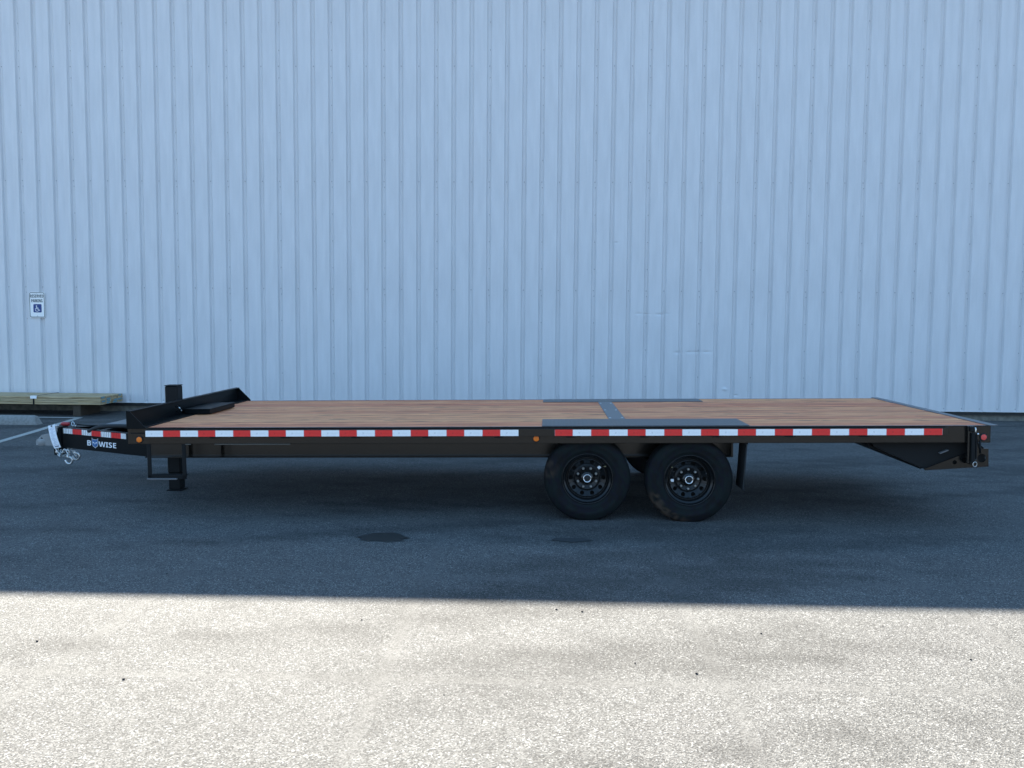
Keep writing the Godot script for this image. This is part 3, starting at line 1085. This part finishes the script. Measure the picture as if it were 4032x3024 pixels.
func headboard(o: Node3D) -> void:
	var h := group_node("headboard", o)
	put("front_plate", boxm(v(-3.512, 0.885, -1.325), v(0.008, 0.155, 2.65), 0.002), M.matte, h)
	put("top_lip", boxm(v(-3.497, 0.955, -1.325), v(0.038, 0.009, 2.65), 0.003), M.matte, h)
	put("bottom_flange", boxm(v(-3.44, DY + 0.004, -1.325), v(0.142, 0.008, 2.65), 0.002), M.matte, h)
	for z in [-0.006, -2.644]:
		put("gusset", prismm([Vector2(-3.508, 0.806), Vector2(-3.352, 0.806), Vector2(-3.352, 0.818), Vector2(-3.485, 0.954), Vector2(-3.508, 0.954)], z - 0.004, z + 0.004), M.matte, h)
	# storage lid lying on the deck behind the headboard, its pins and clip
	var l := group_node("storage_lid", o)
	put("lid_panel", boxm(v(-3.35, DY + 0.031, -1.44), v(0.255, 0.046, 0.68), 0.004), M.matte, l)
	put("lid_rim", boxm(v(-3.35, DY + 0.056, -1.44), v(0.265, 0.006, 0.69), 0.002), M.satin, l)
	put("clip_pin", tubem([v(-3.503, 0.905, -1.0), v(-3.47, 0.88, -0.99)], 0.007, 8), M.zinc, l)
	put("wire_clip", tubem([v(-3.50, 0.85, -1.0), v(-3.475, 0.845, -0.985), v(-3.455, 0.85, -0.975), v(-3.445, 0.862, -0.97), v(-3.452, 0.872, -0.965)], 0.004, 6), M.zinc, l)

func jack(o: Node3D) -> void:
	var j := group_node("jack", o)
	# outer square tube, inner leg, foot plate; the leg stands on the asphalt
	put("jack_tube", boxm(v(-3.598, 0.663, -1.15), v(0.128, 0.864, 0.128), 0.01), M.satin, j)
	put("jack_cap", boxm(v(-3.598, 1.098, -1.15), v(0.132, 0.008, 0.132), 0.003), M.satin, j)
	put("drop_leg", boxm(v(-3.598, 0.15, -1.15), v(0.118, 0.17, 0.118), 0.008), M.satin, j)
	put("foot_plate", boxm(v(-3.598, 0.0620, -1.15), v(0.15, 0.012, 0.16), 0.003, Basis(v(0, 0, 1), -0.0154)), M.satin, j)

func rear(o: Node3D) -> void:
	put("tail_strip", boxm(v(3.785, DY + 0.004, -1.345), v(0.072, 0.008, 2.61), 0.003), M.steel, o)
	put("rear_channel", boxm(v(3.762, 0.738, -1.33), v(0.012, 0.13, 2.52), 0.0), M.black, o)
	for z in [-0.09, -2.56]:
		var c := CSGCombiner3D.new()
		c.name = numbered("gusset_plate", o)
		o.add_child(c, true)
		var p := CSGPolygon3D.new()
		p.name = "plate"
		p.polygon = PackedVector2Array([Vector2(3.25, 0.438), Vector2(3.6, 0.575), Vector2(3.61, 0.66), Vector2(3.68, 0.66), Vector2(3.69, 0.612), Vector2(3.775, 0.61), Vector2(3.78, 0.459), Vector2(3.26, 0.427)])
		p.depth = 0.01
		p.material = M.black
		c.add_child(p)
		for h in [[3.501, 0.495, 0.018], [3.586, 0.511, 0.023], [3.722, 0.53, 0.036]]:
			var y := CSGCylinder3D.new()
			y.name = "hole"
			y.radius = h[2]
			y.height = 0.1
			y.sides = 24
			y.operation = CSGShape3D.OPERATION_SUBTRACTION
			y.transform = Transform3D(Basis(Vector3.RIGHT, PI / 2), v(h[0], h[1], 0))
			y.material = M.black
			c.add_child(y)
		c.position = v(0, 0, z)
	# sloping pan that carries the stowed ramps
	var pan := group_node("ramp_pan", o)
	put("sloping_floor", prismm([Vector2(2.80, 0.655), Vector2(2.835, 0.612), Vector2(3.27, 0.418), Vector2(3.27, 0.43), Vector2(2.84, 0.625), Vector2(2.82, 0.66)], -2.54, -0.2), M.satin, pan)
	put("floor_plate", boxm(v(3.52, 0.442, -1.37), v(0.52, 0.01, 2.34), 0.002, Basis(v(0, 0, 1), 0.055)), M.satin, pan)
	put("pan_shade_sheet", prismm([Vector2(2.83, 0.66), Vector2(2.845, 0.625), Vector2(3.27, 0.432), Vector2(3.772, 0.462), Vector2(3.765, 0.605), Vector2(3.70, 0.66)], -0.14, -0.13), M.dark, pan)  # these two dark sheets stand for the shade inside the pan
	put("pan_shade_sheet", prismm([Vector2(2.83, 0.66), Vector2(2.845, 0.625), Vector2(3.27, 0.432), Vector2(3.75, 0.455), Vector2(3.75, 0.66)], -2.25, -2.24), M.dark, pan)
	put("glint_bar", boxm(v(3.41, 0.585, -0.1), v(0.075, 0.01, 0.04), 0.002, Basis(v(0, 0, 1), 0.4)), M.steel, pan)  # small pale bar added in place of a glint
	# ramp lock post at the near corner
	var lk := group_node("ramp_lock", o)
	put("lock_bar", boxm(v(3.603, 0.63, 0.0), v(0.03, 0.25, 0.02), 0.003), M.satin, lk)
	put("lock_bar", boxm(v(3.634, 0.635, -0.012), v(0.014, 0.21, 0.016), 0.003), M.satin, lk)
	put("back_plate", boxm(v(3.595, 0.655, -0.028), v(0.055, 0.31, 0.03), 0.003), M.frame, lk)
	put("lock_foot", boxm(v(3.615, 0.512, -0.03), v(0.055, 0.045, 0.06), 0.003), M.frame, lk)
	put("pivot_sleeve", boxm(v(3.592, 0.785, -0.012), v(0.034, 0.042, 0.05), 0.006), M.satin, lk)
	put("lock_pin", tubem([v(3.614, 0.80, 0.008), v(3.616, 0.785, 0.012), v(3.612, 0.768, 0.012), v(3.62, 0.758, 0.01)], 0.006, 8), M.zinc, lk)
	put("bolt", lathem([Vector2(0.008, 0.0), Vector2(0.008, 0.012), Vector2(0, 0.014)], 10, v(3.639, 0.745, -0.004)), M.chrome, lk)
	put("lock_rod", tubem([v(3.668, 0.69, -0.02), v(3.672, 0.58, -0.02)], 0.009, 8), M.satin, lk)
	var ring := []
	for k in 18:
		ring.append(v(3.618 + 0.0165 * cos(TAU * k / 18), 0.495 + 0.02 * sin(TAU * k / 18), 0.012))
	put("pull_ring", tubem(ring, 0.0028, 6, true), M.zinc, lk)

func wheel(o: Node3D, c: Vector3, lug_turn: float, far: bool, idx: int) -> void:
	var w := group_node("wheel", o)
	w.transform = Transform3D(Basis(Vector3.UP, PI if far else 0.0).scaled(v(1.022, 1.022, 1.022)), c + v(0, 0.006, 0))
	# tyre profile: outer bead, sidewall with ribs, shoulder, grooved tread, inner side
	var pr := []
	for q in [[0.205, 0.082], [0.212, 0.092], [0.225, 0.098], [0.238, 0.104], [0.242, 0.107], [0.246, 0.106], [0.27, 0.114], [0.285, 0.1165], [0.288, 0.118], [0.305, 0.1155], [0.322, 0.109], [0.334, 0.103], [0.340, 0.101], [0.352, 0.090], [0.359, 0.078], [0.3625, 0.062], [0.3635, 0.05], [0.354, 0.048], [0.354, 0.038], [0.364, 0.036], [0.3645, 0.014], [0.354, 0.012], [0.354, 0.0], [0.354, -0.012], [0.3645, -0.014], [0.364, -0.036], [0.354, -0.038], [0.354, -0.048], [0.3635, -0.05], [0.3625, -0.062], [0.352, -0.09], [0.334, -0.103], [0.305, -0.1155], [0.27, -0.114], [0.225, -0.098], [0.205, -0.082]]:
		pr.append(Vector2(q[0], q[1]))
	pr.reverse()
	var n := noise(FastNoiseLite.TYPE_SIMPLEX, 9.0, 60 + idx, 4)
	var paint := func(r: float, z: float, a: float) -> Color:
		var k := 1.0 + 0.25 * n.get_noise_3d(cos(a) * r, sin(a) * r, z)
		var col := Color(0.0105, 0.0118, 0.0125) * k
		# dried mud dragged over the outer sidewall
		var mud := 0.0
		var deg := fposmod(rad_to_deg(a), 360.0)
		if idx == 0:
			mud = smoothstep(150.0, 158.0, deg) * (1.0 - smoothstep(172.0, 180.0, deg)) * smoothstep(0.25, 0.3, r) * 0.6
		else:
			mud = smoothstep(192.0, 205.0, deg) * (1.0 - smoothstep(255.0, 275.0, deg)) * smoothstep(0.288 , 0.315, r + 0.03 * n.get_noise_2d(deg * 0.01, 3.0))
		mud *= smoothstep(-0.25, 0.3, n.get_noise_3d(cos(a) * r * 1.6, sin(a) * r * 1.6, 5.0) + 0.12)
		col = col.lerp(Color(0.085, 0.058, 0.04), clampf(mud, 0, 1) * (0.0 if far else 0.7))
		return Color(col.r, col.g, col.b, 1.0)
	var st := st_new(true)
	lathe(st, pr, 72, Vector3.ZERO, paint)
	put("tyre", done(st), M.tyre, w)
	# rim: lip, stepped barrel, dish with ten round openings
	var rm := []
	for q in [[0.2175, 0.080], [0.2165, 0.0955], [0.211, 0.098], [0.206, 0.095], [0.204, 0.075], [0.197, 0.066], [0.188, 0.062], [0.181, 0.055], [0.176, 0.03], [0.171, 0.022], [0.166, 0.030], [0.163, 0.034], [0.1585, 0.0345]]:
		rm.append(Vector2(q[0], q[1]))
	rm.reverse()
	var rim := group_node("rim", w)
	var r1 := st_new(true)
	lathe(r1, rm, 56)
	put("rim_barrel", done(r1), M.rim, rim)
	var d := st_new()
	var hr := 0.0175
	var rc := 0.137
	var r_in := 0.113
	var r_out := 0.1585
	var dz := func(rad: float) -> float:
		return 0.009 + (rad - r_in) / (r_out - r_in) * 0.0255
	for k in 10:
		var a0 := TAU * (k + 0.5) / 10.0 + PI / 2
		var half := TAU / 20.0
		var ring_in := []
		var ring_out := []
		for s in 24:
			var f := TAU * s / 24.0
			var cx := cos(f)
			var cy := sin(f)
			ring_in.append(Vector2(rc + hr * cx, hr * cy / rc))
			var tx := ((r_out - rc) if cx > 0 else (rc - r_in)) / maxf(absf(cx), 1e-5)
			var ty := half * rc / maxf(absf(cy), 1e-5)
			var tt := minf(tx, ty)
			ring_out.append(Vector2(rc + tt * cx, tt * cy / rc))
		for s in 24:
			var s2 := (s + 1) % 24
			var pts := []
			for q in [ring_in[s], ring_in[s2], ring_out[s2], ring_out[s]]:
				pts.append(v(q.x * cos(a0 + q.y), q.x * sin(a0 + q.y), dz.call(q.x)))
			face(d, pts, v(0, 0, 1))
			var i0 := v(ring_in[s].x * cos(a0 + ring_in[s].y), ring_in[s].x * sin(a0 + ring_in[s].y), dz.call(ring_in[s].x))
			var i1 := v(ring_in[s2].x * cos(a0 + ring_in[s2].y), ring_in[s2].x * sin(a0 + ring_in[s2].y), dz.call(ring_in[s2].x))
			var hc := v(rc * cos(a0), rc * sin(a0), 0.03)
			face(d, [i0, i1, i1 - v(0, 0, 0.008), i0 - v(0, 0, 0.008)], hc - i0)
	put("rim_dish", done(d), M.rim, rim)
	put("rim_hub_dish", lathem([Vector2(0.0, 0.0145), Vector2(0.094, 0.0145), Vector2(0.098, 0.0175), Vector2(0.102, 0.0165), Vector2(0.108, 0.010), Vector2(0.113, 0.009)].map(func(q): return q), 48), M.rim, rim)
	put("brake_drum", lathem([Vector2(0.0, -0.01), Vector2(0.155, -0.01), Vector2(0.16, -0.03), Vector2(0.16, -0.09)].map(func(q): return q), 32), M.dark, w)
	put("hub", lathem([Vector2(0.062, 0.0145), Vector2(0.06, 0.03), Vector2(0.054, 0.042), Vector2(0.045, 0.05), Vector2(0.0, 0.05)], 32), M.frame, w)
	put("hub_cap", lathem([Vector2(0.0365, 0.05), Vector2(0.0355, 0.072), Vector2(0.0335, 0.075), Vector2(0.028, 0.075), Vector2(0.0265, 0.068), Vector2(0.019, 0.064)], 28), M.chrome, w)
	put("hub_plug", lathem([Vector2(0.0195, 0.0635), Vector2(0.018, 0.069), Vector2(0.0, 0.07)], 20), M.rubber, w)
	for k in 8:
		var a := TAU * k / 8.0 + lug_turn
		put("lug_nut", lathem([Vector2(0.0125, 0.0145), Vector2(0.0125, 0.024), Vector2(0.0105, 0.034), Vector2(0.006, 0.038), Vector2(0.0, 0.0385)], 6, v(0.0826 * cos(a), 0.0826 * sin(a), 0), false), M.lug, w)
	if far:
		return
	var va := deg_to_rad(35.0 if idx == 0 else 143.0)
	put("valve_stem", tubem([v(0.17 * cos(va), 0.17 * sin(va), 0.04), v(0.178 * cos(va), 0.178 * sin(va), 0.07), v(0.185 * cos(va), 0.185 * sin(va), 0.098)], 0.0045, 6), M.brass, w)
	var sa := deg_to_rad(40.0 if idx == 0 else 185.0)
	put("paper_sticker", boxm(Vector3.ZERO, v(0.026, 0.024, 0.001), 0.0), M.paper, w).transform = Transform3D(Basis(v(0, 0, 1), 0.7 if idx == 0 else 0.05), v(0.134 * cos(sa), 0.134 * sin(sa), 0.026))

func build_paper_tag() -> void:
	var o := thing("paper_tag", "white printed paper tag hanging from the chain at the trailer's coupler", "tag")
	o.transform = T * Transform3D(Basis(), v(-4.866, 0.595, -1.19))
	var w := 64
	var h := 192
	var r := RandomNumberGenerator.new()
	r.seed = 3
	var im := Image.create(w, h, false, Image.FORMAT_RGB8)
	im.fill(Color(0.93, 0.94, 0.95))
	var y := 20
	while y < 176:
		var x := 8 + r.randi() % 14
		var e := w - 8 - r.randi() % 22
		while x < e:
			var l := 2 + r.randi() % 6
			im.fill_rect(Rect2i(x, y, mini(l, e - x), 2), Color(0.55, 0.58, 0.66))
			x += l + 2
		y += 5 + r.randi() % 3
	im.fill_rect(Rect2i(12, 176, 40, 6), Color(0.25, 0.27, 0.34))
	var m := StandardMaterial3D.new()
	m.albedo_texture = tex(im)
	m.roughness = 0.6
	# a long card bowing out and leaning to the right
	var st := st_new(true)
	var n := 10
	for sd in [1.0, -1.0]:
		for k in n:
			var row := []
			var uvs := []
			for kk in [k, k + 1]:
				var t := float(kk) / n
				var cx := -0.006 + 0.062 * pow(t, 1.25)
				var yy := 0.108 - 0.228 * t
				var zz: float = 0.02 * sin(t * 2.2) + sd * 0.0004
				row.append([v(cx - 0.0365, yy - 0.010, zz), v(cx + 0.0365, yy + 0.004, zz + 0.006)])
				uvs.append(t)
			face(st, [row[0][0], row[0][1], row[1][1], row[1][0]], v(0, 0, sd), [Vector2(0, uvs[0]), Vector2(1, uvs[0]), Vector2(1, uvs[1]), Vector2(0, uvs[1])])
	put("card", done(st), m, o)
	put("eyelet", lathem([Vector2(0.008, 0.0), Vector2(0.007, 0.002), Vector2(0, 0.0022)], 12, v(-0.003, 0.096, 0.011)), M.dark, o)
	put("wire_tie", tubem([v(0.0, 0.096, 0.009), v(0.02, 0.115, -0.005), v(0.05, 0.11, -0.03)], 0.0025, 6), M.zinc, o)

# ---------------------------------------------------------------- scene
func _ready() -> void:
	rng.seed = 1
	var cam := Camera3D.new()
	cam.name = "camera"
	cam.position = v(0, 1.70, 0)
	cam.rotation = v(deg_to_rad(-4.164), deg_to_rad(1.754), deg_to_rad(0.449))
	cam.fov = 47.95
	cam.near = 0.05
	cam.far = 1000.0
	add_child(cam)
	cam.make_current()
	var az := deg_to_rad(17.0)          # the sun stands behind the building, off to the left
	var el := atan((WALL_H + 0.12) * cos(az) / (-5.105 - (WZ + 0.25)))
	var to_sun := v(-sin(az) * cos(el), sin(el), -cos(az) * cos(el))
	var sun := DirectionalLight3D.new()
	sun.name = "sun"
	sun.light_energy = 1.6
	sun.light_color = Color(1.0, 0.966, 0.907)
	sun.light_angular_distance = 0.5
	sun.shadow_enabled = true
	add_child(sun)
	sun.look_at_from_position(Vector3.ZERO, -to_sun, Vector3.UP)
	var env := Environment.new()
	var sky := Sky.new()
	var ps := ProceduralSkyMaterial.new()
	ps.sky_top_color = lin(0.0560, 0.1185, 0.2140)
	ps.sky_horizon_color = lin(0.2240, 0.2880, 0.3560)
	ps.sky_curve = 0.14
	ps.ground_bottom_color = lin(0.05, 0.05, 0.05)
	ps.ground_horizon_color = lin(0.1, 0.12, 0.14)
	ps.sun_angle_max = 40.0
	sky.sky_material = ps
	env.background_mode = Environment.BG_SKY
	env.sky = sky
	env.tonemap_mode = Environment.TONE_MAPPER_LINEAR
	env.tonemap_exposure = 6.4
	env.sdfgi_enabled = true
	env.ssao_enabled = true
	env.ssil_enabled = true
	var we := WorldEnvironment.new()
	we.name = "environment"
	we.environment = env
	add_child(we)

	T = Transform3D(Basis.from_euler(v(0, -0.00866, 0.01544)), v(0, 0, -7.2224))
	materials()
	M.oil_faint = mat(0.027, 0.029, 0.03, 0.6)
	M.oil_edge = mat(0.05, 0.051, 0.051, 0.8)
	M.screw = mat(0.42, 0.43, 0.44, 0.5)
	M.rim = mat(0.007, 0.0078, 0.0085, 0.25)
	M.rim.metallic_specular = 0.4
	M.lug = mat(0.55, 0.56, 0.55, 0.38, 1.0)
	build_ground()
	build_building()
	build_trailer()
	build_lumber()
	build_wheel_stop()
	build_sign()
	build_markings()
	build_paper_tag()
